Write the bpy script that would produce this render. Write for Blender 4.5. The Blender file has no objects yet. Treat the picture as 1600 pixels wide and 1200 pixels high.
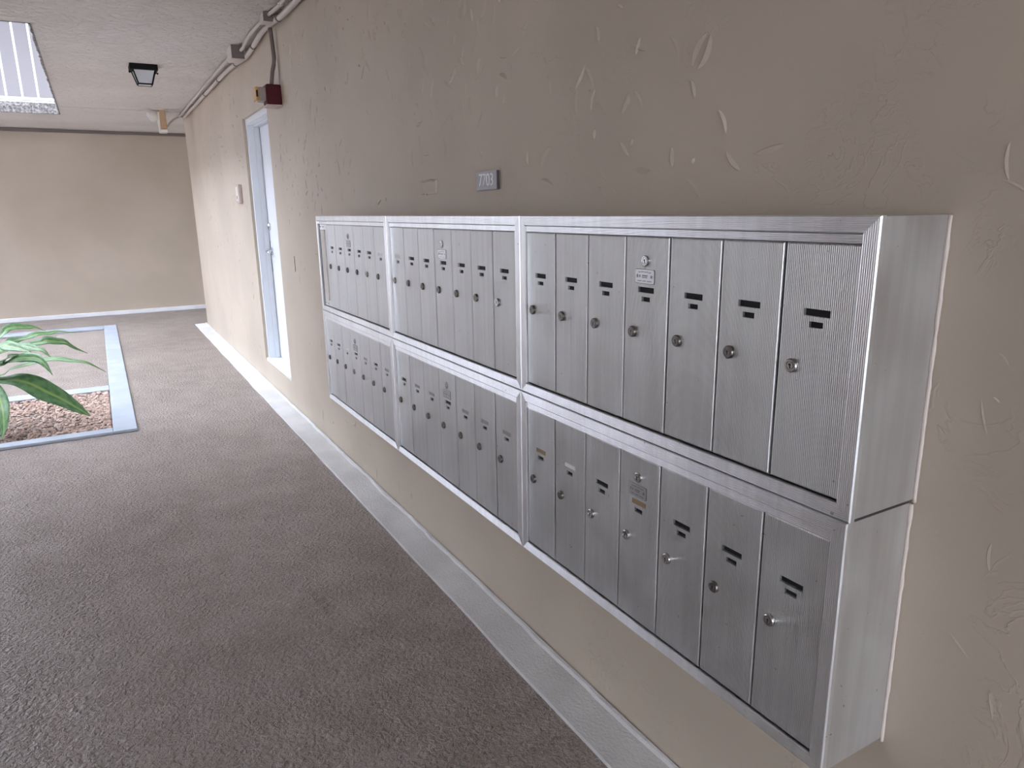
import bpy, math, random
from mathutils import Vector, Matrix, noise

random.seed(7)
scene = bpy.context.scene
col = scene.collection

# ------------------------------------------------------------------ camera
cam_d = bpy.data.cameras.new('camera'); cam = bpy.data.objects.new('camera', cam_d); col.objects.link(cam)
R_ = Vector((0.496156, 0.868095, -0.015490)); U_ = Vector((-0.199565, 0.131388, 0.971036)); F_ = Vector((-0.844987, 0.478694, -0.238431))
M4 = Matrix((R_, U_, -F_)).transposed().to_4x4(); M4.translation = Vector((0.6524, -1.16228, 1.4722))
cam.matrix_world = M4
cam_d.sensor_width = 36.0; cam_d.lens = 25.0485; cam_d.clip_start = 0.02
scene.camera = cam

# ------------------------------------------------------------------ sky and exposure
SKY = (0.86, 0.93, 1.08)
world = bpy.data.worlds.new('overcast_sky'); scene.world = world; world.use_nodes = True
bg = world.node_tree.nodes['Background']
bg.inputs['Color'].default_value = (*SKY, 1); bg.inputs['Strength'].default_value = 1.0
scene.view_settings.view_transform = 'Standard'
scene.view_settings.look = 'None'
scene.view_settings.gamma = 1.0
scene.view_settings.use_curve_mapping = False
scene.view_settings.exposure = 4.0
scene.cycles.max_bounces = 12
scene.cycles.diffuse_bounces = 8

CEIL = 2.67          # ceiling height
W, H, D = 1.035, 0.484, 0.1756   # one mailbox unit
TOP = 1.455          # top of the upper row

# ------------------------------------------------------------------ materials
def new_mat(name):
    m = bpy.data.materials.new(name); m.use_nodes = True
    nt = m.node_tree; return m, nt, nt.nodes['Principled BSDF']
def plain(name, rgb, rough=0.5, metal=0.0, spec=0.5):
    m, nt, b = new_mat(name)
    b.inputs['Base Color'].default_value = (*rgb, 1); b.inputs['Roughness'].default_value = rough
    b.inputs['Metallic'].default_value = metal; b.inputs['Specular IOR Level'].default_value = spec
    return m
class NT:
    def __init__(s, nt): s.nt = nt
    def n(s, typ, **kw):
        nd = s.nt.nodes.new(typ)
        for k, v in kw.items():
            if k.startswith('i_'): nd.inputs[k[2:].replace('_', ' ')].default_value = v
            else: setattr(nd, k, v)
        return nd
    def l(s, a, b): s.nt.links.new(a, b)
    def noise(s, vec, scale, detail=3, rough=0.5, dist=0.0):
        nd = s.n('ShaderNodeTexNoise'); nd.inputs['Scale'].default_value = scale; nd.inputs['Detail'].default_value = detail
        nd.inputs['Roughness'].default_value = rough; nd.inputs['Distortion'].default_value = dist
        s.l(vec, nd.inputs['Vector']); return nd.outputs['Fac']
    def ramp(s, fac, lo, hi, a=0.0, b=1.0):
        nd = s.n('ShaderNodeMapRange', interpolation_type='SMOOTHSTEP')
        for k, v in zip(('From Min', 'From Max', 'To Min', 'To Max'), (lo, hi, a, b)): nd.inputs[k].default_value = v
        s.l(fac, nd.inputs['Value']); return nd.outputs['Result']
    def math(s, op, a, b=None):
        nd = s.n('ShaderNodeMath', operation=op)
        for i, x in enumerate((a, b)):
            if x is None: continue
            if isinstance(x, (int, float)): nd.inputs[i].default_value = x
            else: s.l(x, nd.inputs[i])
        return nd.outputs[0]
    def mix(s, fac, a, b):
        nd = s.n('ShaderNodeMix', data_type='RGBA')
        if isinstance(fac, (int, float)): nd.inputs[0].default_value = fac
        else: s.l(fac, nd.inputs[0])
        for i, x in ((6, a), (7, b)):
            if isinstance(x, tuple): nd.inputs[i].default_value = (*x, 1)
            else: s.l(x, nd.inputs[i])
        return nd.outputs[2]
    def bump(s, height, strength, dist, normal=None):
        nd = s.n('ShaderNodeBump'); nd.inputs['Strength'].default_value = strength; nd.inputs['Distance'].default_value = dist
        s.l(height, nd.inputs['Height'])
        if normal is not None: s.l(normal, nd.inputs['Normal'])
        return nd.outputs['Normal']

def stucco_wall(name, c0, c1, ridge=1.0):
    m, nt, b = new_mat(name); g = NT(nt)
    pos = g.n('ShaderNodeNewGeometry').outputs['Position']
    big = g.noise(pos, 1.3, 3)
    col_ = g.mix(g.ramp(big, .35, .65), c0, c1)
    fine = g.noise(pos, 160, 2)
    # sparse trowel ridges: contour lines of a noise field, kept only in patches
    n1 = g.noise(pos, 7.0, 4, .55, 1.2)
    line = g.ramp(g.math('ABSOLUTE', g.math('SUBTRACT', n1, .5)), 0.0, .022, 1.0, 0.0)
    msk = g.ramp(g.noise(pos, 3.1, 2), .50, .62)
    n2 = g.noise(pos, 14.0, 3, .6, 2.0)
    line2 = g.ramp(g.math('ABSOLUTE', g.math('SUBTRACT', n2, .52)), 0.0, .02, 1.0, 0.0)
    msk2 = g.ramp(g.noise(pos, 4.7, 2), .54, .64)
    plate = g.ramp(g.noise(pos, 4.0, 3, .5, .8), .47, .55, 0.0, .35)
    hgt = g.math('ADD', g.math('ADD', g.math('MULTIPLY', line, msk), g.math('MULTIPLY', line2, msk2)), plate)
    nb = g.bump(fine, .10, .002)
    nb = g.bump(hgt, .3 * ridge, .003, nb)
    nt.links.new(col_, b.inputs['Base Color']); nt.links.new(nb, b.inputs['Normal'])
    b.inputs['Roughness'].default_value = .62; b.inputs['Specular IOR Level'].default_value = .3
    return m

M = {}
M['wall'] = stucco_wall('beige_stucco', (.51, .44, .36), (.56, .485, .395))
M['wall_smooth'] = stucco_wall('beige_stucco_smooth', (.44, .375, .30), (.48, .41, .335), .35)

def ceiling_mat():
    m, nt, b = new_mat('ceiling_stucco'); g = NT(nt)
    pos = g.n('ShaderNodeNewGeometry').outputs['Position']
    mp = g.n('ShaderNodeMapping'); mp.inputs['Scale'].default_value = (1.0, .55, 1.0); g.l(pos, mp.inputs['Vector'])
    v = mp.outputs[0]
    c = g.mix(g.ramp(g.noise(v, 1.1, 4), .3, .7), (.66, .62, .58), (.73, .69, .655))
    h = g.math('ADD', g.ramp(g.noise(v, 26, 4, .6, .6), .42, .62), g.math('MULTIPLY', g.noise(v, 9, 3), 1.2))
    nt.links.new(c, b.inputs['Base Color']); nt.links.new(g.bump(h, 1.0, .008), b.inputs['Normal'])
    b.inputs['Roughness'].default_value = .85; b.inputs['Specular IOR Level'].default_value = .2
    return m
M['ceiling'] = ceiling_mat()

def rough_concrete():
    m, nt, b = new_mat('rough_slab_edge'); g = NT(nt)
    pos = g.n('ShaderNodeNewGeometry').outputs['Position']
    n = g.noise(pos, 40, 4, .65)
    nt.links.new(g.mix(g.ramp(n, .38, .62), (.13, .12, .115), (.36, .34, .33)), b.inputs['Base Color'])
    nt.links.new(g.bump(n, .9, .02), b.inputs['Normal']); b.inputs['Roughness'].default_value = .9
    return m
M['slab_edge'] = rough_concrete()

def floor_mat():
    m, nt, b = new_mat('knockdown_floor_coating'); g = NT(nt)
    pos = g.n('ShaderNodeNewGeometry').outputs['Position']
    big = g.ramp(g.noise(pos, .9, 4, .6), .35, .68)
    mid = g.ramp(g.noise(pos, 5.5, 4, .6), .35, .7)
    blob = g.ramp(g.math('ADD', g.noise(pos, 72, 2.5, .55, .5), g.math('MULTIPLY', mid, .06)), .54, .61)
    c = g.mix(big, (.29, .236, .205), (.375, .315, .278))
    c = g.mix(g.math('MULTIPLY', mid, .5), c, (.45, .385, .345))
    c = g.mix(g.math('MULTIPLY', blob, .30), c, (.55, .49, .45))
    # one dark rub mark
    mp = g.n('ShaderNodeMapping', vector_type='TEXTURE'); mp.inputs['Location'].default_value = (-1.885, -.59, 0)
    mp.inputs['Rotation'].default_value = (0, 0, .05); mp.inputs['Scale'].default_value = (.17, .032, 1); g.l(pos, mp.inputs['Vector'])
    ln = g.n('ShaderNodeVectorMath', operation='LENGTH'); g.l(mp.outputs[0], ln.inputs[0])
    st = g.math('MULTIPLY', g.ramp(ln.outputs['Value'], .35, 1.0, 1.0, 0.0), .28)
    c = g.mix(st, c, (.11, .09, .08))
    nt.links.new(c, b.inputs['Base Color'])
    nb = g.bump(g.noise(pos, 190, 2), .2, .002)
    rel = g.math('ADD', g.math('MULTIPLY', blob, .35), g.ramp(g.noise(pos, 66, 2.0, .5, .6), .36, .66))
    nt.links.new(g.bump(rel, 1.0, .0095, nb), b.inputs['Normal'])
    b.inputs['Roughness'].default_value = .36; b.inputs['Specular IOR Level'].default_value = .6
    return m
M['floor'] = floor_mat()

def painted_concrete(name, c0, c1, scale, strength):
    m, nt, b = new_mat(name); g = NT(nt)
    pos = g.n('ShaderNodeNewGeometry').outputs['Position']
    n = g.noise(pos, scale, 3, .6)
    nt.links.new(g.mix(g.ramp(g.noise(pos, 4, 4), .35, .65), c0, c1), b.inputs['Base Color'])
    nt.links.new(g.bump(n, strength, .004), b.inputs['Normal']); b.inputs['Roughness'].default_value = .6
    return m
M['curb'] = painted_concrete('pale_painted_strip', (.61, .605, .60), (.70, .695, .69), 95, 1.0)
M['planter'] = painted_concrete('blue_white_curb_paint', (.31, .345, .40), (.36, .395, .45), 60, .25)
M['white_trim'] = painted_concrete('white_trim_paint', (.68, .69, .71), (.75, .76, .78), 60, .1)

def aluminium(name, rgb, rough, ribs=0.0, seed=0.0, metal=.92):
    m, nt, b = new_mat(name); g = NT(nt)
    tc = g.n('ShaderNodeTexCoord').outputs['Object']
    geo = g.n('ShaderNodeNewGeometry').outputs['Position']
    mp = g.n('ShaderNodeMapping'); mp.inputs['Scale'].default_value = (60, 60, 2.2); g.l(geo, mp.inputs['Vector'])
    streak = g.noise(mp.outputs[0], 1.0, 3)
    blot = g.noise(geo, 9, 4, .6)
    f = g.math('ADD', g.math('MULTIPLY', streak, .5), g.math('MULTIPLY', blot, .5))
    lo = tuple(x * .94 for x in rgb); hi = tuple(min(1, x * 1.04) for x in rgb)
    c = g.mix(g.ramp(f, .38, .62), lo, hi)
    spots = g.ramp(g.noise(geo, 75, 2), .735, .77)
    c = g.mix(g.math('MULTIPLY', spots, .5), c, (.12, .115, .11))
    nt.links.new(c, b.inputs['Base Color'])
    nt.links.new(g.ramp(blot, .3, .7, rough - .05, rough + .07), b.inputs['Roughness'])
    b.inputs['Metallic'].default_value = metal
    if ribs:
        sx = g.n('ShaderNodeSeparateXYZ'); g.l(tc, sx.inputs[0])
        w = g.math('SINE', g.math('MULTIPLY', sx.outputs['X'], 2 * math.pi / .0036))
        nt.links.new(g.bump(w, ribs, .0006), b.inputs['Normal'])
    return m
M['frame'] = aluminium('brushed_aluminium_frame', (.86, .87, .885), .33)
M['door'] = aluminium('ribbed_aluminium_door', (.68, .69, .69), .40, .55)
M['housing'] = aluminium('aluminium_housing', (.70, .70, .70), .42)
M['dark'] = plain('dark_gap', (.012, .012, .013), .8)
M['lock'] = plain('worn_nickel_lock', (.20, .185, .17), .34, 1.0)
M['lock_bright'] = plain('bright_nickel_lock', (.45, .44, .43), .25, 1.0)
M['card_dark'] = plain('dark_card', (.012, .012, .013), .6, 0.0, .2)
M['card_tan'] = plain('tan_card', (.30, .20, .10), .6)
M['card_white'] = plain('white_card', (.88, .88, .87), .6)
M['card_grey'] = plain('grey_card', (.36, .35, .35), .6)
M['plate'] = plain('stamped_plate', (.48, .48, .48), .38, .9)
M['plate_mark'] = plain('plate_relief', (.22, .22, .22), .5, .7)
M['caulk'] = plain('cream_caulk', (.66, .58, .52), .55)
M['doorwhite'] = plain('white_door_paint', (.80, .83, .87), .38)
M['framewhite'] = plain('white_frame_paint', (.76, .79, .83), .42)
M['chrome'] = plain('satin_chrome', (.62, .62, .63), .25, 1.0)
M['sign'] = plain('mauve_grey_sign', (.30, .275, .29), .4)
M['sign_edge'] = plain('sign_edge', (.05, .045, .05), .5)
M['letters'] = plain('white_lettering', (.92, .92, .93), .5)
M['black'] = plain('black_metal', (.006, .006, .006), .7, 0.0, .2)
M['red'] = plain('dark_red_enamel', (.07, .004, .007), .5, 0.0, .2)
M['lens'] = plain('amber_lens', (.52, .28, .08), .3)
M['strobe'] = plain('smoky_strobe', (.30, .255, .235), .25)
M['pipe'] = plain('painted_conduit', (.60, .54, .49), .45)
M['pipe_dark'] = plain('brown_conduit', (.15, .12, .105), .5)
M['tan'] = plain('yellowed_plastic', (.50, .33, .19), .5)
M['offwhite'] = plain('offwhite_plastic', (.74, .70, .64), .4)
M['pinkplate'] = plain('pink_beige_plastic', (.56, .45, .42), .5)
M['railwhite'] = plain('white_rail_paint', (.72, .80, .84), .4)
M['upper_wall'] = plain('lavender_grey_wall', (.25, .235, .245), .8)
M['upper'] = plain('pale_upper_wall', (.38, .37, .38), .8)
m_, nt_, b_ = new_mat('frosted_glass'); b_.inputs['Base Color'].default_value = (.80, .80, .82, 1); b_.inputs['Roughness'].default_value = .35
b_.inputs['Transmission Weight'].default_value = .35; M['glass'] = m_

def leaf_mat():
    m, nt, b = new_mat('strap_leaf'); g = NT(nt)
    uv = g.n('ShaderNodeUVMap').outputs[0]
    sx = g.n('ShaderNodeSeparateXYZ'); g.l(uv, sx.inputs[0])
    mid = g.ramp(g.math('ABSOLUTE', g.math('SUBTRACT', sx.outputs['X'], .5)), .02, .10, 1.0, 0.0)
    st = g.ramp(g.noise(uv, 3, 2), .35, .65)
    c = g.mix(st, (.05, .15, .05), (.13, .25, .10))
    c = g.mix(g.math('MULTIPLY', mid, .8), c, (.28, .40, .10))
    nt.links.new(c, b.inputs['Base Color']); b.inputs['Roughness'].default_value = .5
    b.inputs['Subsurface Weight'].default_value = 0.0
    return m
M['leaf'] = leaf_mat()
M['trunk'] = plain('brown_cane', (.16, .10, .06), .8)
def gravel_mat():
    m, nt, b = new_mat('pink_river_gravel'); g = NT(nt)
    r = g.n('ShaderNodeNewGeometry').outputs['Random Per Island']
    c = g.mix(g.ramp(r, 0, .45), (.17, .125, .11), (.42, .29, .23)); c = g.mix(g.ramp(r, .5, 1), c, (.55, .43, .37))
    nt.links.new(c, b.inputs['Base Color']); b.inputs['Roughness'].default_value = .75
    return m
M['gravel'] = gravel_mat()
M['ground'] = painted_concrete('outdoor_paving', (.34, .33, .31), (.40, .39, .37), 20, .2)

# ------------------------------------------------------------------ mesh helpers
class MB:
    def __init__(s): s.v = []; s.f = []; s.m = []; s.sm = []
    def quad(s, a, b, c, d, mi=0, smooth=False):
        n = len(s.v); s.v += [tuple(a), tuple(b), tuple(c), tuple(d)]; s.f.append((n, n+1, n+2, n+3)); s.m.append(mi); s.sm.append(smooth)
    def face(s, pts, mi=0, smooth=False):
        n = len(s.v); s.v += [tuple(p) for p in pts]; s.f.append(tuple(range(n, n+len(pts)))); s.m.append(mi); s.sm.append(smooth)
    def box(s, x0, x1, y0, y1, z0, z1, mi=0):
        n = len(s.v)
        s.v += [(x0,y0,z0),(x1,y0,z0),(x1,y1,z0),(x0,y1,z0),(x0,y0,z1),(x1,y0,z1),(x1,y1,z1),(x0,y1,z1)]
        for f in ((0,3,2,1),(4,5,6,7),(0,1,5,4),(1,2,6,5),(2,3,7,6),(3,0,4,7)):
            s.f.append(tuple(n+i for i in f)); s.m.append(mi); s.sm.append(False)
    def tube(s, pts, r, seg=12, mi=0, caps=True):
        pts = [Vector(p) for p in pts]; n0 = len(s.v); prev = None
        for i, p in enumerate(pts):
            t = (pts[min(i+1, len(pts)-1)] - pts[max(i-1, 0)]).normalized()
            a = Vector((0, 0, 1)) if abs(t.z) < .9 else Vector((1, 0, 0))
            if prev is None: u = t.cross(a).normalized()
            else: u = (prev - t * prev.dot(t)).normalized()
            prev = u; w = t.cross(u)
            rr = r[i] if isinstance(r, (list, tuple)) else r
            for k in range(seg):
                an = 2*math.pi*k/seg; s.v.append(tuple(p + u*rr*math.cos(an) + w*rr*math.sin(an)))
        for i in range(len(pts)-1):
            for k in range(seg):
                a = n0+i*seg+k; b = n0+i*seg+(k+1) % seg
                s.f.append((a, b, b+seg, a+seg)); s.m.append(mi); s.sm.append(True)
        if caps:
            s.f.append(tuple(n0+k for k in reversed(range(seg)))); s.m.append(mi); s.sm.append(False)
            e = n0+(len(pts)-1)*seg
            s.f.append(tuple(e+k for k in range(seg))); s.m.append(mi); s.sm.append(False)
    def lathe_y(s, prof, seg=24, mi=0, cx=0, cz=0):
        """prof: list of (radius, y) revolved about the y axis through (cx, cz)"""
        n0 = len(s.v)
        for r, y in prof:
            for k in range(seg):
                an = 2*math.pi*k/seg; s.v.append((cx + r*math.cos(an), y, cz + r*math.sin(an)))
        for i in range(len(prof)-1):
            for k in range(seg):
                a = n0+i*seg+k; b = n0+i*seg+(k+1) % seg
                s.f.append((a, b, b+seg, a+seg)); s.m.append(mi); s.sm.append(False)
        e = n0+(len(prof)-1)*seg
        s.f.append(tuple(e+k for k in range(seg))); s.m.append(mi); s.sm.append(False)
    def mesh(s, name, mats):
        me = bpy.data.meshes.new(name); me.from_pydata(s.v, [], s.f)
        for m in (mats if isinstance(mats, (list, tuple)) else [mats]): me.materials.append(M[m] if isinstance(m, str) else m)
        me.polygons.foreach_set('material_index', s.m); me.polygons.foreach_set('use_smooth', s.sm)
        me.update(); return me
def link(name, me, parent=None, loc=(0, 0, 0), rot=None):
    o = bpy.data.objects.new(name, me); col.objects.link(o); o.location = loc
    if rot: o.rotation_euler = rot
    if parent is not None: o.parent = parent
    return o
def build(name, mb, mats, parent=None, loc=(0, 0, 0), rot=None):
    return link(name, mb.mesh(name, mats), parent, loc, rot)
def tag(o, label=None, cat=None, group=None, kind=None):
    for k, v in (('label', label), ('category', cat), ('group', group), ('kind', kind)):
        if v: o[k] = v
    return o
def empty(name, loc=(0, 0, 0)):
    o = bpy.data.objects.new(name, None); col.objects.link(o); o.location = loc; o.empty_display_size = .1; return o
def bevel(o, w, seg=2):
    b = o.modifiers.new('bevel', 'BEVEL'); b.width = w; b.segments = seg; b.limit_method = 'ANGLE'; return o
def boxobj(name, dims, mat, parent=None, bw=0, loc=(0, 0, 0)):
    mb = MB(); mb.box(*dims); o = build(name, mb, mat, parent, loc)
    if bw: bevel(o, bw)
    return o
def catmull(pts, n=6):
    P = [Vector(p) for p in pts]; P = [P[0]*2-P[1]] + P + [P[-1]*2-P[-2]]; out = []
    for i in range(1, len(P)-2):
        for k in range(n):
            t = k/n; a, b, c, d = P[i-1:i+3]
            out.append(.5*((2*b)+(c-a)*t+(2*a-5*b+4*c-d)*t*t+(3*b-a-3*c+d)*t**3))
    return out + [P[-2]]

# ------------------------------------------------------------------ the setting
XF = -11.75     # far wall
XC = -9.82      # outside corner where the mailbox wall ends
XE = 9.0        # open end of the passage behind the camera
YL = -5.2      # opposite wall
HX0, HX1, HY0, HY1 = -9.98, -5.17, -5.2, -1.353    # light well, open on its left to a courtyard
DX0, DX1, DZ0, DZ1 = -5.82, -4.86, .20, 2.22     # door opening

mb = MB(); mb.box(XF-.2, XE, -9, 6, -.15, 0)
tag(build('floor', mb, 'floor'), 'grey-brown textured concrete floor of the breezeway', 'floor', kind='structure')
mb = MB(); mb.box(-60, 60, -60, 60, -.3, -.16)
tag(build('ground', mb, 'ground'), 'paved ground outside the breezeway', 'ground', kind='structure')

mb = MB()
mb.box(XC, DX0, 0, .2, 0, CEIL); mb.box(DX1, XE, 0, .2, 0, CEIL)
mb.box(DX0, DX1, 0, .2, 0, DZ0); mb.box(DX0, DX1, 0, .2, DZ1, CEIL)
mb.box(XC, XC+.2, .2, 4, 0, CEIL)
wall_right = tag(build('wall_right', mb, 'wall'), 'beige trowelled stucco wall carrying the mailboxes', 'wall', kind='structure')
mb = MB(); mb.box(XF-.2, XF, YL, 6, 0, CEIL)
tag(build('wall_far', mb, 'wall_smooth'), 'beige end wall at the far side of the planter', 'wall', kind='structure')
mb = MB(); mb.box(HX1+.6, XE, YL-.2, YL, 0, CEIL)
tag(build('wall_left', mb, 'wall_smooth'), 'beige stucco wall opposite the mailboxes', 'wall', kind='structure')
mb = MB(); mb.box(-18, 2, -8.2, -8.0, -.15, 5.9)  # unseen facade added to cut low sky light from the left
tag(build('wall_sky_blocker', mb, 'upper'), 'pale grey unseen wall added across the courtyard to block low sky light', 'wall', kind='structure')
mb = MB(); mb.box(XF-.2, XF, YL, 6, CEIL+.12, 7.95)
tag(build('wall_upper', mb, 'upper_wall'), 'pale wall of the upper storey seen through the ceiling opening', 'wall', kind='structure')

# ceiling slab with the light well
ST = .125
mb = MB()
mb.box(XF-.2, HX0, YL, 6, CEIL, CEIL+ST); mb.box(HX1, XE, YL, 6, CEIL, CEIL+ST)
mb.box(HX0, HX1, HY1, 6, CEIL, CEIL+ST)
ceiling = tag(build('ceiling', mb, 'ceiling'), 'pale stuccoed ceiling slab with a rectangular light well', 'ceiling', kind='structure')
mb = MB()
for (e0, e1, zz) in ((.0, .0, 5.3), (.0, .4, 7.95)):          # third-storey slab added to dim the well, and the roof, both left open
    x0, x1, y0, y1 = HX0-e0, HX1+e1, HY0-e1, HY1+e0
    mb.box(XF-.2, x0, YL, 6, zz, zz+.13); mb.box(x1, XE, YL, 6, zz, zz+.13)
    mb.box(x0, x1, y1, 6, zz, zz+.13)
mb.box(XC, XE, 0, .2, CEIL+ST, 7.95); mb.box(HX1+.6, XE, YL-.2, YL, CEIL+ST, 7.95)
tag(build('roof', mb, 'upper'), 'pale roof and walls around the light well, with an unseen third storey added to dim it', 'roof', kind='structure')
# ragged stucco lip round the light well
def lip(p0, p1, nrm, seed):
    mb = MB(); n = 60; a = Vector(p0); b = Vector(p1); nv = Vector(nrm); rows = []
    for i in range(n+1):
        p = a.lerp(b, i/n); r = []
        for z in (CEIL-.001, CEIL+.035, CEIL+.08, CEIL+ST-.01):
            q = p + nv*(.012 + .014*noise.noise(Vector((p.x*9+seed, p.y*9, z*30))))
            r.append((q.x, q.y, z))
        r.insert(0, tuple(p + Vector((0, 0, CEIL-.004)) - nv*.005)); r.append(tuple(p + Vector((0, 0, CEIL+ST-.005)) - nv*.005)); rows.append(r)
    for i in range(n):
        for k in range(5): mb.quad(rows[i][k], rows[i+1][k], rows[i+1][k+1], rows[i][k+1], 0, True)
    return build('slab_lip', mb, 'slab_edge', ceiling)
lip((HX0, HY0, 0), (HX0, HY1, 0), (1, 0, 0), 0); lip((HX0, HY1, 0), (HX1, HY1, 0), (0, -1, 0), 3)
lip((HX1, HY0, 0), (HX1, HY1, 0), (-1, 0, 0), 6)
# smoother beam strip of the ceiling by the corner, and a brown strip painting the shadow line along the far wall
mb = MB(); mb.box(XF, -9.25, HY1+.03, 5.5, CEIL-.004, CEIL+.001)
tag(build('trim_1', mb, 'ceiling'), 'smooth pale ceiling band above the far corner', 'ceiling trim', kind='structure')
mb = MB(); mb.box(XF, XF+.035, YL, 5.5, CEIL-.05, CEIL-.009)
tag(build('trim_2', mb, 'pipe_dark'), 'thin brown strip standing in for the shadow line along the top of the far wall', 'trim', kind='structure')
mb = MB(); mb.box(XF, XF+.04, YL, 5.8, 0, .06)
tag(bevel(build('baseboard_far', mb, 'white_trim'), .006), 'white painted base strip along the far wall', 'base strip', kind='structure')

# pale painted strip at the foot of the mailbox wall, with a wavy paint ridge against the wall
mb = MB(); n = 420; rows = []
for i in range(n+1):
    x = XC-.09 + (XE-XC+.05)*i/n
    w0 = .006*noise.noise(Vector((x*2.2, 0, 0))); w1 = .012*noise.noise(Vector((x*3.1, 5, 0))) + .006*noise.noise(Vector((x*11, 9, 0)))
    rows.append([(x, -.152+w0, 0), (x, -.149+w0, .010), (x, -.022+w1, .013), (x, -.015+w1, .021), (x, -.006+w1*.3, .023), (x, .0, .006)])
for i in range(n):
    for k in range(5): mb.quad(rows[i][k], rows[i+1][k], rows[i+1][k+1], rows[i][k+1], 0, False)
mb.face(rows[0])
tag(build('baseboard_right', mb, 'curb'), 'pale rough painted strip along the foot of the mailbox wall', 'base strip', kind='structure')

# old sign patch, slit, and plaster blobs on the mailbox wall
def patch(name, x0, x1, z0, z1, t, mat='wall', raggedness=.006, seed=0):
    mb = MB(); pts = []
    N = 10
    for (a, b) in (((x0, z0), (x1, z0)), ((x1, z0), (x1, z1)), ((x1, z1), (x0, z1)), ((x0, z1), (x0, z0))):
        for i in range(N):
            x = a[0]+(b[0]-a[0])*i/N; z = a[1]+(b[1]-a[1])*i/N
            pts.append((x+raggedness*noise.noise(Vector((x*60, z*60, seed))), z+raggedness*noise.noise(Vector((x*60, z*60, seed+7)))))
    cx = sum(p[0] for p in pts)/len(pts); cz = sum(p[1] for p in pts)/len(pts)
    inn = [(cx+(p[0]-cx)*.86, cz+(p[1]-cz)*.72) for p in pts]
    k = len(pts)
    for i in range(k):
        j = (i+1) % k
        mb.quad((pts[i][0], .001, pts[i][1]), (pts[j][0], .001, pts[j][1]), (pts[j][0], -t, pts[j][1]), (pts[i][0], -t, pts[i][1]))
        mb.quad((pts[i][0], -t, pts[i][1]), (pts[j][0], -t, pts[j][1]), (inn[j][0], -t*.25, inn[j][1]), (inn[i][0], -t*.25, inn[i][1]))
    mb.face([(p[0], -t*.25, p[1]) for p in inn])
    return build(name, mb, mat, wall_right)
patch('plaster_patch', -2.105, -1.957, 1.534, 1.588, .007)
mb = MB(); mb.box(-4.412, -4.404, -.002, .001, 1.075, 1.18); build('wall_slit', mb, 'dark', wall_right)

# trowel ridges left standing in the stucco: short tapered curved slivers in loose clusters
rw = random.Random(21); mb = MB()
cl_ = [(rw.uniform(-8.5, .9), rw.uniform(.1, 2.6), rw.uniform(.06, .30), rw.uniform(0, 3.14)) for _ in range(95)]
cl_ += [(rw.uniform(.05, .9), rw.uniform(.2, 1.3), rw.uniform(.05, .15), rw.uniform(1.6, 2.6)) for _ in range(20)]
cl_ += [(rw.uniform(-4.6, -.6), rw.uniform(1.5, 2.55), rw.uniform(.06, .22), rw.uniform(.9, 2.3)) for _ in range(80)]
for (cx, cz, sp, ang) in cl_:
    for _ in range(rw.randint(2, 8)):
        x = cx+rw.gauss(0, sp); z = cz+rw.gauss(0, sp*.8)
        if not (.05 < z < 2.55 and -9.6 < x < 1.4) or (DX0-.12 < x < DX1+.12 and z < DZ1+.12): continue
        if -3.2 < x < .08 and .42 < z < 1.50: continue
        if -2.2 < x < -1.4 and 1.48 < z < 1.65: continue
        L = rw.uniform(.012, .085); a = ang+rw.gauss(0, .45); cv = rw.uniform(-9, 9); w = rw.uniform(.0020, .0055); h = rw.uniform(.0016, .0050); K = 6; rows = []
        if x > -.3: w *= .5; h *= .35; L *= .8
        for i in range(K+1):
            t = i/K-.5; th = a+cv*L*t; px = x+L*t*math.cos(th); pz = z+L*t*math.sin(th); f = (1-(2*t)**2)**.7 if abs(t) < .5 else 0
            nx, nz = -math.sin(th), math.cos(th)
            rows.append([(px+nx*w*f, .0003, pz+nz*w*f), (px+nx*w*.25*f, -h*f, pz+nz*w*.25*f), (px-nx*w*f*2.2, .0003, pz-nz*w*f*2.2)])
        for i in range(K):
            for k in range(2): mb.quad(rows[i][k], rows[i+1][k], rows[i+1][k+1], rows[i][k+1])
tag(build('trowel_ridges', mb, 'wall', wall_right), kind='stuff')

# ------------------------------------------------------------------ door
dr = empty('door_1', (DX0, 0, DZ0)); tag(dr, 'white metal door recessed in the mailbox wall beyond the units', 'door', kind='structure')
dw, dh = DX1-DX0, DZ1-DZ0
def dbox(name, d, mat, bw=.002, parent=dr): return boxobj(name, d, mat, parent, bw)
def jamb(name, pts, ext):     # profile in x-y extruded in z
    mb = MB(); z0, z1 = ext; k = len(pts)
    for i in range(k):
        a, b = pts[i], pts[(i+1) % k]
        mb.quad((a[0], a[1], z0), (b[0], b[1], z0), (b[0], b[1], z1), (a[0], a[1], z1))
    mb.face([(p[0], p[1], z1) for p in pts]); mb.face([(p[0], p[1], z0) for p in reversed(pts)])
    return build(name, mb, 'framewhite', dr)
prof = [(0, .022), (.045, .022), (.045, .030), (.050, .030), (.050, .075), (.062, .075), (.062, .112), (.045, .112), (.045, .17), (0, .17)]
jamb('door_jamb', prof, (0, dh)); jamb('door_jamb', [(dw-p[0], p[1]) for p in reversed(prof)], (0, dh))
hp = [(p[1], dh-p[0]) for p in prof]; mb = MB(); k = len(hp)
for i in range(k):
    a, b = hp[i], hp[(i+1) % k]; mb.quad((.045, a[0], a[1]), (dw-.045, a[0], a[1]), (dw-.045, b[0], b[1]), (.045, b[0], b[1]))
build('door_head', mb, 'framewhite', dr)
leafd = dbox('door_leaf', (.058, dw-.058, .118, .160, .034, dh-.058), 'doorwhite', .002)
dbox('shade_backing', (.03, dw-.03, .150, .19, .0, dh-.02), 'dark', 0)  # dark sheet behind the leaf, putting shade into the gap by colour
dbox('threshold', (.0, dw, .004, .17, .0, .026), 'framewhite', .004)
mb = MB()
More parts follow.
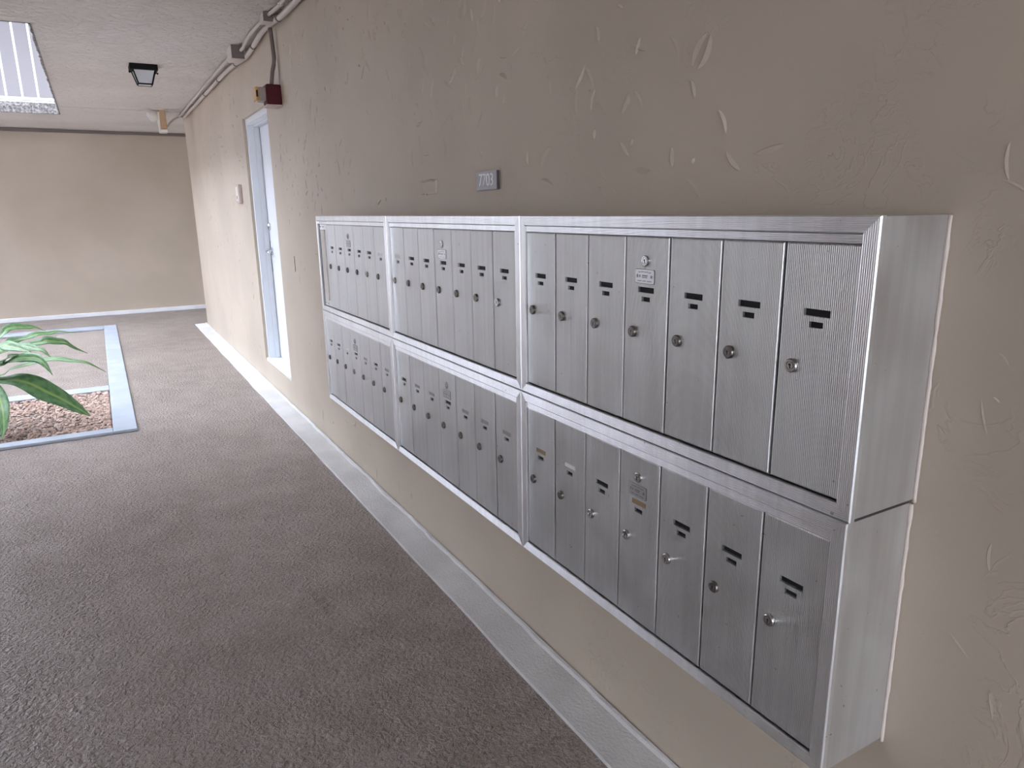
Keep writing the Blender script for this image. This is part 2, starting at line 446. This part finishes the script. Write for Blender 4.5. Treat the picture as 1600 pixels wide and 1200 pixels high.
mb.lathe_y([(.0, -.0), (.030, -.0), (.030, -.012), (.022, -.02), (.0001, -.021)], 20); build('deadbolt', mb, 'chrome', leafd, (.115, .118, 1.36-DZ0))
mb = MB(); mb.lathe_y([(.033, 0), (.033, -.008), (.012, -.012), (.011, -.05), (.0001, -.052)], 20)
mb.tube([(0, -.045, 0), (.03, -.05, 0), (.075, -.05, -.004), (.11, -.046, -.012)], [.011, .010, .009, .008], 10)
build('lever_handle', mb, 'chrome', leafd, (.115, .118, 1.155-DZ0))
mb = MB(); mb.box(.050, .075, .1165, .1185, .98-DZ0, 1.24-DZ0); build('latch_guard', mb, 'chrome', leafd)

# ------------------------------------------------------------------ mailbox units
FW, FWB = .0276, .0285      # frame bar width
PITCH = (W-2*FW)/7
def rib_profile(w, n, depth=.0011, edge=.0016):
    pr = [(0, .0035), (edge, 0)]; p = (w-2*edge)/n
    for i in range(n):
        t = edge+i*p; pr += [(t+p*a, depth*(1-math.sqrt(max(0, 1-((a-.5)/.5)**2)))) for a in (.02, .15, .32, .5, .68, .85, .98)]
    pr += [(w-edge, 0), (w, .002), (w, .009)]
    return pr
def bar_mesh(name, L, w, n, depth, miter=True):
    mb = MB(); pr = [(0, .013)] + rib_profile(w, n, depth)
    for a, b in zip(pr, pr[1:]):
        ca = a[0] if miter else 0; cb = b[0] if miter else 0
        mb.quad((ca, a[1], -a[0]), (cb, b[1], -b[0]), (L-cb, b[1], -b[0]), (L-ca, a[1], -a[0]))
    return mb.mesh(name, 'frame')
rail_me = bar_mesh('frame_rail', W, .0262, 7, .0012); stile_me = bar_mesh('frame_stile', H-.002, FW, 7, .0006)
mb = MB(); LS = W-2*FW-.002; pr = [(0, .010), (.0004, .0036)]
for i in range(4):
    t = .0008+i*.0034; pr += [(t+.0034*a, .003+.0011*(1-math.sqrt(max(0, 1-((a-.5)/.5)**2)))) for a in (.02, .15, .32, .5, .68, .85, .98)]
pr += [(.0148, .0036), (.015, .010)]
for a, b in zip(pr, pr[1:]): mb.quad((0, a[1], -a[0]), (0, b[1], -b[0]), (LS, b[1], -b[0]), (LS, a[1], -a[0]))
mb.face([(0, p[1], -p[0]) for p in pr]); mb.face([(LS, p[1], -p[0]) for p in reversed(pr)])
lintel_me = mb.mesh('lintel_strip', 'frame')

DW, DZT, DZB = PITCH-.0026, -.0428, -.4522     # one door: width, top and bottom below unit top
DH = DZT-DZB
def door_mesh(holes=True):
    mb = MB(); c = DW/2
    xs = [0, .0026, c-.025, c-.0133, c+.0133, c+.025, DW-.0026, DW]
    zs = [0, -.0026, -(.1475+DZT), -(.1595+DZT), -(.168+DZT), -(.1782+DZT), -DH+.0026, -DH]
    ys = lambda i, j: .0017 if i in (0, 7) or j in (0, 7) else 0.0
    T = .0062
    for i in range(7):
        for j in range(7):
            if holes and ((j == 2 and 2 <= i <= 4) or (j == 4 and i == 3)): continue
            mb.quad((xs[i], ys(i, j+1), zs[j+1]), (xs[i+1], ys(i+1, j+1), zs[j+1]), (xs[i+1], ys(i+1, j), zs[j]), (xs[i], ys(i, j), zs[j]))
    for (x0, x1, z0, z1) in ((xs[0], xs[7], zs[0], zs[7]),):
        mb.quad((x0, .0017, z0), (x1, .0017, z0), (x1, T, z0), (x0, T, z0)); mb.quad((x0, .0017, z1), (x0, T, z1), (x1, T, z1), (x1, .0017, z1))
        mb.quad((x0, .0017, z0), (x0, T, z0), (x0, T, z1), (x0, .0017, z1)); mb.quad((x1, .0017, z0), (x1, .0017, z1), (x1, T, z1), (x1, T, z0))
    if holes:
        for (x0, x1, z0, z1) in ((xs[2], xs[5], zs[2], zs[3]), (xs[3], xs[4], zs[4], zs[5])):
            mb.quad((x0, 0, z0), (x0, T, z0), (x1, T, z0), (x1, 0, z0)); mb.quad((x0, 0, z1), (x1, 0, z1), (x1, T, z1), (x0, T, z1))
            mb.quad((x0, 0, z0), (x0, 0, z1), (x0, T, z1), (x0, T, z0)); mb.quad((x1, 0, z0), (x1, T, z0), (x1, T, z1), (x1, 0, z1))
    return mb.mesh('door', 'door')
door_me = door_mesh()
def card_mesh(w, h, mat):
    mb = MB(); mb.box(-w/2, w/2, 0, .0006, -h/2, h/2); return mb.mesh('card', mat)
name_me = {k: card_mesh(.054, .015, 'card_'+k) for k in ('dark', 'tan', 'white', 'grey')}
num_me = {k: card_mesh(.030, .013, 'card_'+k) for k in ('dark', 'tan', 'white', 'grey')}
def lock_mesh(mat, r=.0122, proud=.0062):
    mb = MB()
    mb.lathe_y([(r, .001), (r, -proud*.62), (r*.90, -proud*.9), (r*.80, -proud), (r*.66, -proud), (r*.62, -proud+.0012), (r*.55, -proud+.0012), (r*.52, -proud), (.0001, -proud)], 28)
    mb.box(-.0011, .0011, -proud-.0003, -proud+.0005, -.0052, .0028, 1)
    mb.lathe_y([(.0021, -proud-.0002), (.0021, -proud-.0004), (.0001, -proud-.0004)], 10, 1, 0, .0015)
    return mb.mesh('lock', [mat, 'dark'])
lock_me = {'worn': lock_mesh('lock'), 'bright': lock_mesh('lock_bright')}
master_me = lock_mesh('lock_bright', .0118, .0035)
def plate_mesh():
    mb = MB(); w, h, r = .031, .0152, .004; pts = []
    for cx, cz, a0 in ((w-r, h-r, 0), (-w+r, h-r, 90), (-w+r, -h+r, 180), (w-r, -h+r, 270)):
        for k in range(5):
            a = math.radians(a0+k*22.5); pts.append((cx+r*math.cos(a), cz+r*math.sin(a)))
    t = .0012; n = len(pts)
    for i in range(n):
        a, b = pts[i], pts[(i+1) % n]
        mb.quad((a[0], .001, a[1]), (b[0], .001, b[1]), (b[0], -t, b[1]), (a[0], -t, a[1]), 1)
        mb.quad((a[0], -t, a[1]), (b[0], -t, b[1]), (b[0]*.965, -t-.0004, b[1]*.94), (a[0]*.965, -t-.0004, a[1]*.94), 1)
    mb.face([(p[0]*.965, -t-.0004, p[1]*.94) for p in pts])
    y = -t-.0007                      # worn embossing: short raised bars
    for (x0, x1, z0, z1) in ((-.020, -.014, .0075, .0095), (-.012, -.003, .0085, .0103), (-.001, .010, .0085, .0103), (.012, .020, .0075, .0095),
                             (-.025, -.021, -.003, .004), (-.017, -.014, -.002, .003), (-.008, .008, -.003, -.0012), (-.008, .009, .0005, .003), (.019, .0245, -.003, .003),
                             (-.022, -.010, -.0105, -.0088), (-.006, .004, -.0105, -.0088), (.008, .022, -.0105, -.0088)):
        mb.box(x0, x1, y, y+.0006, z0, z1, 1)
    return mb.mesh('postal_plate', ['plate', 'plate_mark'])
plate_me = plate_mesh()
def screw_mesh():
    mb = MB(); mb.lathe_y([(.0035, .0005), (.0035, -.0012), (.0012, -.002), (.0001, -.002)], 10); return mb.mesh('screw', 'lock')
screw_me = screw_mesh()

def housing_mesh():
    mb = MB(); x0, x1, y0, y1, z0, z1 = 0.001, W-.001, .0128, D, -.0015, -H+.0065
    mb.quad((x0, y0, z1), (x1, y0, z1), (x1, y0, z0), (x0, y0, z0), 1)
    mb.quad((x0, y0, z0), (x1, y0, z0), (x1, y1, z0), (x0, y1, z0)); mb.quad((x0, y0, z1), (x0, y1, z1), (x1, y1, z1), (x1, y0, z1))
    mb.quad((x0, y0, z0), (x0, y1, z0), (x0, y1, z1), (x0, y0, z1)); mb.quad((x1, y0, z0), (x1, y0, z1), (x1, y1, z1), (x1, y1, z0))
    mb.quad((x0, y1, z0), (x1, y1, z0), (x1, y1, z1), (x0, y1, z1))
    return mb.mesh('housing', ['housing', 'dark'])
housing_me = housing_mesh()
def caulk_mesh(seed):
    mb = MB(); n = 40
    pts = [(W+.001+.0015*noise.noise(Vector((i*.5, seed, 1))), D-.003, -.002-(H-.003)*i/n) for i in range(n+1)]
    rad = [.0035+.0016*noise.noise(Vector((i*.35, seed, 4))) for i in range(n+1)]
    mb.tube(pts, rad, 8); return mb.mesh('caulk_bead', 'caulk')

def unit(ix, iz, label, cards, nums=None, blank_first=False, caulk=False, bright=(), dx=0.0):
    # ix 0 = nearest column, iz 0 = upper row; the origin is the unit's top left front corner
    root = empty('mailbox_unit', (-(ix+1)*W+dx, -D, TOP-iz*H)); tag(root, label, 'mailbox', 'wall mailbox units')
    link('housing', housing_me, root)
    link('frame_rail', rail_me, root)
    link('frame_rail', rail_me, root, (W, 0, -H+.002), (0, math.pi, 0))
    link('frame_stile', stile_me, root, (0, 0, -H+.002), (0, -math.pi/2, 0))
    link('frame_stile', stile_me, root, (W, 0, 0), (0, math.pi/2, 0))
    link('lintel_strip', lintel_me, root, (FW+.001, 0, -.0268))
    for k in range(7):
        x = FW+k*PITCH+.0013
        if blank_first and k == 0:
            mb = MB(); mb.box(.016, DW, .001, .006, -DH, 0); fp = build('filler_panel', mb, 'door', root, (x, .0055, DZT))
            mb = MB(); mb.box(.040, .105, -.005, .001, -DH+.03, -.026); bevel(build('cover_strip', mb, 'offwhite', fp), .002)
            for (sx, sz) in ((.028, -.012), (.075, -.012), (.028, -DH+.012), (.075, -DH+.012)): link('screw', screw_me, fp, (sx, .001, sz))
            continue
        jit = random.uniform(-.0006, .0006)
        d = link('door', door_me, root, (x, .0052+jit, DZT)); c = DW/2
        link('name_card', name_me[cards[k]], d, (c, .0055 if cards[k] == 'dark' else .0016, -(.1535+DZT)))
        link('number_card', num_me[(nums or 'dark dark dark dark dark dark dark'.split())[k]], d, (c, .0055, -(.1731+DZT)))
        link('lock', lock_me['bright' if k in bright else 'worn'], d, (c-.0395, 0, -(.2465+DZT)), (0, random.uniform(-.25, .25), 0))
        if k == 3:
            link('master_lock', master_me, d, (c-.004, 0, -(.0925+DZT)), (0, random.uniform(-.2, .2), 0))
            link('postal_plate', plate_me, d, (c-.004, 0, -(.125+DZT)))
    if caulk: build_c = link('caulk_bead', caulk_mesh(iz), root)
    return root
DK = ['dark']*7
unit(0, 0, 'upper-row aluminum mailbox unit nearest the camera, largest of the six', DK, caulk=True, bright=(6,))
unit(0, 1, 'lower-row aluminum mailbox unit nearest the camera, with tan name cards', ['tan', 'white', 'dark', 'tan', 'dark', 'dark', 'dark'], caulk=True, bright=(2, 3, 4, 6), dx=-.004)
unit(1, 0, 'upper-row middle aluminum mailbox unit, just below the 7703 number sign', ['white'] + ['dark']*6, bright=(0, 6))
unit(1, 1, 'lower-row middle aluminum mailbox unit, with pale grey name cards', ['dark', 'grey', 'grey', 'dark', 'grey', 'grey', 'grey'], dx=-.004)
unit(2, 0, 'upper-row far aluminum mailbox unit with a blank filler strip at its far end', ['dark']*6 + ['white'], blank_first=True, bright=(5,))
unit(2, 1, 'lower-row far aluminum mailbox unit, smallest in view, closest to the white door', ['dark', 'dark', 'white', 'dark', 'grey', 'dark', 'grey'], bright=(3,), dx=-.004)

# ------------------------------------------------------------------ number sign
sg = empty('number_sign', (-1.53, -.008, 1.566)); tag(sg, 'small grey plastic sign reading 7703 on the wall above the mailboxes', 'sign')
mb = MB(); mb.box(-.071, .071, -.003, .0075, -.030, .030); bevel(build('sign_panel', mb, ['sign_edge'], sg), .001, 1)
mb = MB(); mb.box(-.0705, .0705, -.0036, -.0028, -.0295, .0295); build('sign_face', mb, 'sign', sg)
cu = bpy.data.curves.new('sign_text', 'FONT'); cu.body = '7703'; cu.size = .058; cu.align_x = 'CENTER'; cu.align_y = 'CENTER'; cu.extrude = .0004
to = bpy.data.objects.new('sign_text', cu); col.objects.link(to)
dg = bpy.context.evaluated_depsgraph_get(); me = bpy.data.meshes.new_from_object(to.evaluated_get(dg)); bpy.data.objects.remove(to)
me.materials.clear(); me.materials.append(M['letters'])
lt = link('lettering', me, sg, (-.002, -.0042, 0), (math.pi/2, 0, 0)); lt.scale = (.92, 1, 1)

# ------------------------------------------------------------------ doorbell plate beside the white door
ib = empty('call_box', (-6.235, 0, 1.64)); tag(ib, 'small pinkish plastic call box on the wall left of the white door', 'call box')
bevel(boxobj('box_body', (-.075, .075, -.030, 0, -.08, .08), 'pinkplate', ib), .006)
bevel(boxobj('face_plate', (-.055, .055, -.034, -.029, -.06, .06), 'offwhite', ib), .003)
mb = MB(); mb.lathe_y([(.014, -.034), (.014, -.038), (.010, -.040), (.0001, -.040)], 16); build('push_button', mb, 'pinkplate', ib, (0, 0, -.03))

# ------------------------------------------------------------------ fire alarm
fa = empty('fire_alarm', (-4.43, 0, 2.215)); tag(fa, 'dark red fire alarm box with a pale strobe above the white door', 'fire alarm')
bevel(boxobj('back_box', (-.062, .062, -.094, 0, -.062, .062), 'red', fa), .008, 2)
bevel(boxobj('strobe_housing', (-.048, .048, -.140, -.093, -.042, .044), 'strobe', fa), .010, 3)
mb = MB(); mb.box(-.050, .050, -.160, -.138, -.040, .044); ring = bevel(build('lens_rim', mb, 'lens', fa), .008, 3)
mb = MB(); mb.box(-.030, .0512, -.1575, -.146, -.018, .022); build('lens_slot', mb, 'dark', ring)
boxobj('bottom_lip', (-.064, .064, -.098, -.002, -.072, -.061), 'pinkplate', fa, .003)

# ------------------------------------------------------------------ conduits along the wall and ceiling corner
def pipe_thing(name, label, pts, r, mat, straps=(), strap_mat='pipe', grp='conduits in the ceiling corner', n=6):
    base = Vector(pts[0]); root = empty(name, base); tag(root, label, 'conduit', grp)
    mb = MB(); mb.tube([p-base for p in catmull(pts, n)], r, 12); build('pipe', mb, mat, root)
    for (p, d) in straps:
        p = Vector(p)-base; d = Vector(d).normalized(); mb = MB(); mb.tube([p-d*.010, p+d*.010], r+.004, 12); build('strap', mb, strap_mat, root)
    return root
lp = [(-9.55, -.03, 2.637), (-7.98, -.03, 2.640), (-7.02, -.03, 2.638), (-6.23, -.03, 2.638), (-5.75, -.03, 2.625), (-5.40, -.03, 2.603), (-5.18, -.03, 2.598), (-4.86, -.03, 2.622), (-4.62, -.03, 2.640), (-4.32, -.03, 2.632), (-4.09, -.03, 2.616), (-3.71, -.03, 2.612), (-3.0, -.03, 2.615), (-1.2, -.03, 2.615), (XE-.1, -.03, 2.615)]
pipe_thing('wall_conduit', 'lower pale painted conduit running along the top of the wall', lp, .0165, 'pipe',
           [(p, (1, 0, 0)) for p in ((-7.5, -.03, 2.639), (-6.6, -.03, 2.638), (-5.70, -.03, 2.623), (-4.97, -.03, 2.613), (-4.15, -.03, 2.620), (-3.2, -.03, 2.615))], 'pipe_dark')
up1 = [(-9.5, -.075, 2.652), (-7.06, -.085, 2.652), (-5.93, -.085, 2.652), (-5.44, -.085, 2.648)]
pipe_thing('ceiling_conduit', 'upper thin conduit from the corner light to the junction box', up1, .0115, 'pipe', [((-8.3, -.08, 2.652), (1, 0, 0)), ((-6.9, -.085, 2.652), (1, 0, 0))])
up2 = [(-5.22, -.07, 2.63), (-5.10, -.072, 2.628), (-4.96, -.075, 2.645), (-4.76, -.075, 2.654), (-4.34, -.075, 2.654)]
pipe_thing('ceiling_conduit', 'short bent conduit between the junction box and the dark fitting', up2, .0115, 'pipe')
up3 = [(-4.22, -.070, 2.65), (-3.97, -.060, 2.65), (-3.6, -.06, 2.65), (-1.5, -.06, 2.65), (XE-.1, -.06, 2.65)]
pipe_thing('ceiling_conduit', 'upper thin conduit leaving the dark fitting towards the camera', up3, .0115, 'pipe', [((-3.95, -.06, 2.65), (1, 0, 0))])
jb = empty('junction_box', (-5.33, -.085, 2.62)); tag(jb, 'square painted junction box on the conduit, left of the fire alarm', 'junction box')
bevel(boxobj('box_body', (-.095, .085, -.05, .045, -.045, .05), 'pipe', jb), .004)
boxobj('end_plate', (.083, .089, -.047, .042, -.042, .047), 'pipe_dark', jb)
jf = empty('conduit_fitting', (-4.28, -.075, 2.645)); tag(jf, 'small dark conduit fitting where the brown drop begins', 'conduit fitting')
bevel(boxobj('fitting_body', (-.055, .045, -.028, .03, -.03, .024), 'pipe', jf), .004)
boxobj('end_plate', (.044, .050, -.027, .029, -.029, .023), 'pipe_dark', jf)
pipe_thing('alarm_conduit', 'dark brown conduit dropping from the ceiling to the fire alarm', [(-4.40, -.030, 2.615), (-4.39, -.026, 2.50), (-4.385, -.026, 2.42), (-4.42, -.035, 2.36), (-4.44, -.045, 2.275)], .013, 'pipe_dark')
pipe_thing('alarm_wire', 'thin pale wire beside the brown conduit above the fire alarm', [(-4.385, -.014, 2.43), (-4.375, -.012, 2.36), (-4.39, -.012, 2.274)], .006, 'pipe')
pipe_thing('lamp_conduit', 'short pale conduit slanting to the emergency light', [(-9.5, -.04, 2.645), (-9.52, -.10, 2.640), (-9.35, -.20, 2.56), (-9.18, -.27, 2.475)], .011, 'pipe')

# ------------------------------------------------------------------ emergency light hung at the corner
el = empty('emergency_light', (-9.1, -.32, CEIL)); tag(el, 'yellowed emergency light with a white lamp head hanging at the far corner', 'emergency light')
mb = MB(); mb.tube([(0, 0, -.012), (0, 0, .0)], [.075, .085], 20); build('ceiling_plate', mb, 'offwhite', el)
bevel(boxobj('lamp_body', (-.06, .05, -.025, .045, -.225, -.010), 'tan', el), .008)
bevel(boxobj('front_cover', (-.064, .056, -.040, -.022, -.235, -.030), 'offwhite', el), .006)
bevel(boxobj('bottom_cap', (-.065, .058, -.038, .05, -.262, -.222), 'offwhite', el), .008)
mb = MB(); mb.tube([(0, -.03, -.05), (0, -.05, -.055)], .016, 12); build('swivel', mb, 'offwhite', el)
mb = MB(); mb.tube([(-.01, -.045, -.045), (.0, -.07, -.06), (.01, -.115, -.09), (.012, -.125, -.097)], [.040, .060, .062, .052], 20)
hd = build('lamp_head', mb, 'offwhite', el)
mb = MB(); mb.tube([(.012, -.1245, -.0968), (.0125, -.128, -.0995)], .046, 20); build('lamp_lens', mb, 'glass', hd)

# ------------------------------------------------------------------ black ceiling lantern
cl = empty('ceiling_lantern', (-6.36, -.648, CEIL)); tag(cl, 'black square flush-mount lantern on the ceiling', 'ceiling light')
bevel(boxobj('canopy', (-.10, .10, -.104, .104, -.045, 0), 'black', cl), .004)
t0, t1, z0, z1 = .082, .052, -.045, -.148
for sx, sy in ((1, 1), (1, -1), (-1, 1), (-1, -1)):
    mb = MB(); mb.tube([(sx*t0, sy*t0, z0), (sx*t1, sy*t1, z1)], .006, 4); build('corner_post', mb, 'black', cl)
for a in range(4):
    rt = Matrix.Rotation(a*math.pi/2, 3, 'Z')
    mb = MB(); mb.tube([rt @ Vector((t1, -t1, z1)), rt @ Vector((t1, t1, z1))], .006, 4); build('bottom_bar', mb, 'black', cl)
    q = [rt @ Vector(p) for p in ((t0-.004, -t0+.004, z0), (t0-.004, t0-.004, z0), (t1-.003, t1-.003, z1), (t1-.003, -t1+.003, z1))]
    n_ = rt @ Vector((-.002, 0, 0)); mb = MB(); mb.face(q); mb.face([p+n_ for p in reversed(q)])
    for i in range(4): mb.quad(q[i], q[i]+n_, q[(i+1) % 4]+n_, q[(i+1) % 4])
    build('glass_pane', mb, 'glass', cl)
mb = MB(); mb.box(-t1+.004, t1-.004, -t1+.004, t1-.004, z1-.002, z1+.002); build('glass_pane', mb, 'glass', cl)
mb = MB(); mb.tube([(0, 0, z0), (0, 0, z0-.025), (0, 0, z0-.03), (0, 0, z0-.075)], [.012, .012, .024, .006], 12); build('bulb', mb, 'offwhite', cl)
for sy in (-1, 1):
    mb = MB(); mb.tube([(.0, sy*.104, -.05), (.0, sy*.104, -.062)], [.008, .004], 8); build('finial', mb, 'black', cl)

# ------------------------------------------------------------------ upper storey railing seen through the light well
rl = empty('upper_railing', (-10.10, -2.5, CEIL+ST)); tag(rl, 'white picket railing of the upper storey above the ceiling opening', 'railing')
boxobj('bottom_rail', (-.018, .018, -1.9, 1.25, .035, .062), 'railwhite', rl, .003)
boxobj('top_rail', (-.022, .022, -1.9, 1.25, .98, 1.02), 'railwhite', rl, .003)
mb = MB(); mb.box(-.009, .009, -.0105, .0105, .06, .985); pk = mb.mesh('picket', 'railwhite')
y = -1.55+2.5
while y > -1.9:
    link('picket', pk, rl, (0, y, 0)); y -= .16
mb = MB(); mb.box(HX0-.20, HX0-.002, YL, HY1+.3, CEIL+ST, CEIL+ST+.012)
tag(build('trim_3', mb, 'white_trim'), 'white painted edge of the upper walkway above the slab', 'trim', kind='structure')

# ------------------------------------------------------------------ planter in the light well
PX0, PX1, PY0, PY1, PH = -10.42, -4.81, -5.1, -1.09, .022
pl = empty('planter_border', (PX1, PY1, 0)); tag(pl, 'pale blue-white painted curb framing the planter bed', 'planter')
def curb(x0, x1, y0, y1): return boxobj('curb', (x0-PX1, x1-PX1, y0-PY1, y1-PY1, 0, PH), 'planter', pl, .006)
curb(PX0, PX1, PY1-.15, PY1); curb(PX1-.11, PX1, PY0, PY1-.15); curb(PX0, PX0+.27, PY0, PY1-.15); curb(-6.41, -6.22, PY0+.15, PY1-.15); curb(PX0, PX1, PY0-.15, PY0)
# gravel
GX0, GX1, GY0, GY1 = -6.215, PX1-.115, PY0+.01, PY1-.155
ico = []
phi = (1+5**.5)/2
for a, b in ((1, phi), (-1, phi), (1, -phi), (-1, -phi)): ico += [Vector((0, a, b)), Vector((a, b, 0)), Vector((b, 0, a))]
ico = [v.normalized() for v in ico]
faces = []
for i in range(12):
    for j in range(i+1, 12):
        for k in range(j+1, 12):
            if all((ico[p]-ico[q]).length < 1.1 for p, q in ((i, j), (j, k), (i, k))):
                nrm = (ico[j]-ico[i]).cross(ico[k]-ico[i]); faces.append((i, j, k) if nrm.dot(ico[i]) > 0 else (i, k, j))
vs, fs = [], []
rg = random.Random(3)
for n_i in range(9000):
    x = rg.uniform(GX0, GX1); yy = GY1-(GY1-GY0)*rg.random()**1.6
    r = rg.uniform(.007, .015)*(1.5 if rg.random() < .08 else 1); z = .000+.009*rg.random()+.008*noise.noise(Vector((x*4, yy*4, 0)))
    sx, sy, sz = r*rg.uniform(.8, 1.3), r*rg.uniform(.8, 1.3), r*rg.uniform(.5, .9); a = rg.uniform(0, 6.28); ca, sa = math.cos(a), math.sin(a)
    x = min(max(x, GX0+sx), GX1-sx); yy = min(yy, GY1-sx); b0 = len(vs)
    for v in ico: vs.append((x+ca*v.x*sx-sa*v.y*sy, yy+sa*v.x*sx+ca*v.y*sy, max(.0005, z+v.z*sz)))
    fs += [(b0+i, b0+j, b0+k) for i, j, k in faces]
me = bpy.data.meshes.new('gravel'); me.from_pydata(vs, [], fs); me.materials.append(M['gravel'])
tag(link('gravel', me), 'pinkish brown gravel filling the planter bed', 'gravel', kind='stuff')

# strap-leaved plant rooted in the gravel
TX, TY = -5.35, -2.12
pt = empty('strap_leaf_plant', (TX, TY, 0)); tag(pt, 'green strap-leaved plant arching over the gravel bed', 'plant')
mb = MB(); mb.tube(catmull([(0, 0, 0), (.01, .015, .12), (0, .03, .26), (.01, .06, .38)], 4), .022, 10); build('cane', mb, 'trunk', pt)
mb = MB(); mb.tube(catmull([(-.06, -.05, 0), (-.07, -.03, .15), (-.06, 0, .46)], 4), .018, 10); build('cane', mb, 'trunk', pt)
def leaf(pts, wmax, peak=.45, twist=0.0):
    P = catmull(pts, 5); n = len(P); mb = MB()
    for i, p in enumerate(P):
        t = i/(n-1); tan = (P[min(i+1, n-1)]-P[max(i-1, 0)]).normalized()
        side = tan.cross(Vector((0, 0, 1)))
        if side.length < .05: side = Vector((0, 1, 0))
        side.normalize(); side = Matrix.Rotation(twist*min(1, .3+1.4*t), 3, tan) @ side; up = side.cross(tan)
        w = wmax*(min(1, (t/peak))**.6 if t < peak else max(0, 1-((t-peak)/(1-peak))**1.7)); w = max(w*.5, .0012)
        mb.v += [tuple(q) for q in (p-side*w+up*w*.22, p-side*w*.5+up*w*.05, p, p+side*w*.5+up*w*.05, p+side*w+up*w*.22)]
    for i in range(n-1):
        for k in range(4): mb.f.append((i*5+k, i*5+k+1, i*5+k+6, i*5+k+5)); mb.m.append(0); mb.sm.append(True)
    me = mb.mesh('leaf', 'leaf'); uv = me.uv_layers.new(name='UVMap')
    for lp_ in me.loops: uv.data[lp_.index].uv = ((lp_.vertex_index % 5)/4, (lp_.vertex_index//5)/n*4)
    o = link('leaf', me, pt); s = o.modifiers.new('thickness', 'SOLIDIFY'); s.thickness = .0012; return o
CR = Vector((.01, .06, .36)); O = Vector((TX, TY, 0))
world_leaves = [
 ([(-5.408,-1.838,.664),(-5.467,-1.803,.701),(-5.525,-1.754,.704),(-5.583,-1.7,.69),(-5.642,-1.656,.679),(-5.7,-1.591,.636)], 0.075, 0.6),
 ([(-5.386,-1.85,.601),(-5.421,-1.776,.619),(-5.457,-1.689,.63),(-5.493,-1.631,.645),(-5.529,-1.559,.638),(-5.564,-1.503,.642),(-5.6,-1.389,.616)], 0.053, 0.5),
 ([(-5.362,-1.855,.551),(-5.375,-1.739,.586),(-5.388,-1.613,.596),(-5.4,-1.571,.606),(-5.412,-1.519,.591),(-5.425,-1.466,.577),(-5.438,-1.422,.535),(-5.45,-1.336,.477)], 0.069, 0.8),
 ([(-5.45,-1.858,.564),(-5.55,-1.793,.598),(-5.65,-1.758,.597),(-5.75,-1.72,.579)], 0.069, 0.6),
 ([(-5.262,-1.829,.615),(-5.175,-1.789,.624),(-5.088,-1.721,.616),(-5.0,-1.643,.595)], 0.081, 0.8),
 ([(-5.308,-1.829,.575),(-5.267,-1.765,.606),(-5.225,-1.699,.607),(-5.183,-1.647,.593),(-5.142,-1.589,.577),(-5.1,-1.547,.532)], 0.062, 0.6),
 ([(-5.325,-1.872,.399),(-5.3,-1.802,.443),(-5.275,-1.698,.467),(-5.25,-1.608,.489),(-5.225,-1.526,.495),(-5.2,-1.446,.478),(-5.175,-1.341,.454),(-5.15,-1.235,.38)], 0.056, 0.5),
 ([(-5.283,-1.851,.482),(-5.217,-1.778,.519),(-5.15,-1.699,.537),(-5.083,-1.624,.535),(-5.017,-1.581,.502),(-4.95,-1.544,.435)], 0.075, 0.9),
 ([(-5.307,-1.875,.367),(-5.264,-1.779,.367),(-5.221,-1.695,.337),(-5.179,-1.609,.277),(-5.136,-1.528,.225),(-5.093,-1.435,.148),(-5.05,-1.366,.094)], 0.144, 1.0),
 ([(-5.278,-1.929,.357),(-5.207,-1.892,.313),(-5.135,-1.875,.245),(-5.063,-1.867,.184),(-4.992,-1.87,.1),(-4.94,-1.885,.04)], 0.094, 0.2),
 ([(-5.3,-1.851,.493),(-5.25,-1.804,.536),(-5.2,-1.725,.558)], 0.056, 0.7)]
for pts, w, tw in world_leaves:
    pts = [Vector(p)-O for p in pts]
    leaf([CR+Vector((0, 0, .04 if pts[0].z < .45 else .12)), *pts], w, .5, tw)
for k in range(11):          # the rest of the rosette, turned away from the walkway
    a = math.pi+.35+k*.24+rg.uniform(-.1, .1); ln = rg.uniform(.55, .85); h = rg.uniform(.1, .4); dv = Vector((math.cos(a), math.sin(a), 0))
    b0 = Vector((-.03, .0, .36+.1*rg.random()))
    leaf([b0, b0+dv*ln*.3+Vector((0, 0, h*.7)), b0+dv*ln*.65+Vector((0, 0, h*.75)), b0+dv*ln+Vector((0, 0, h*.75-.3))], rg.uniform(.05, .09), .45)
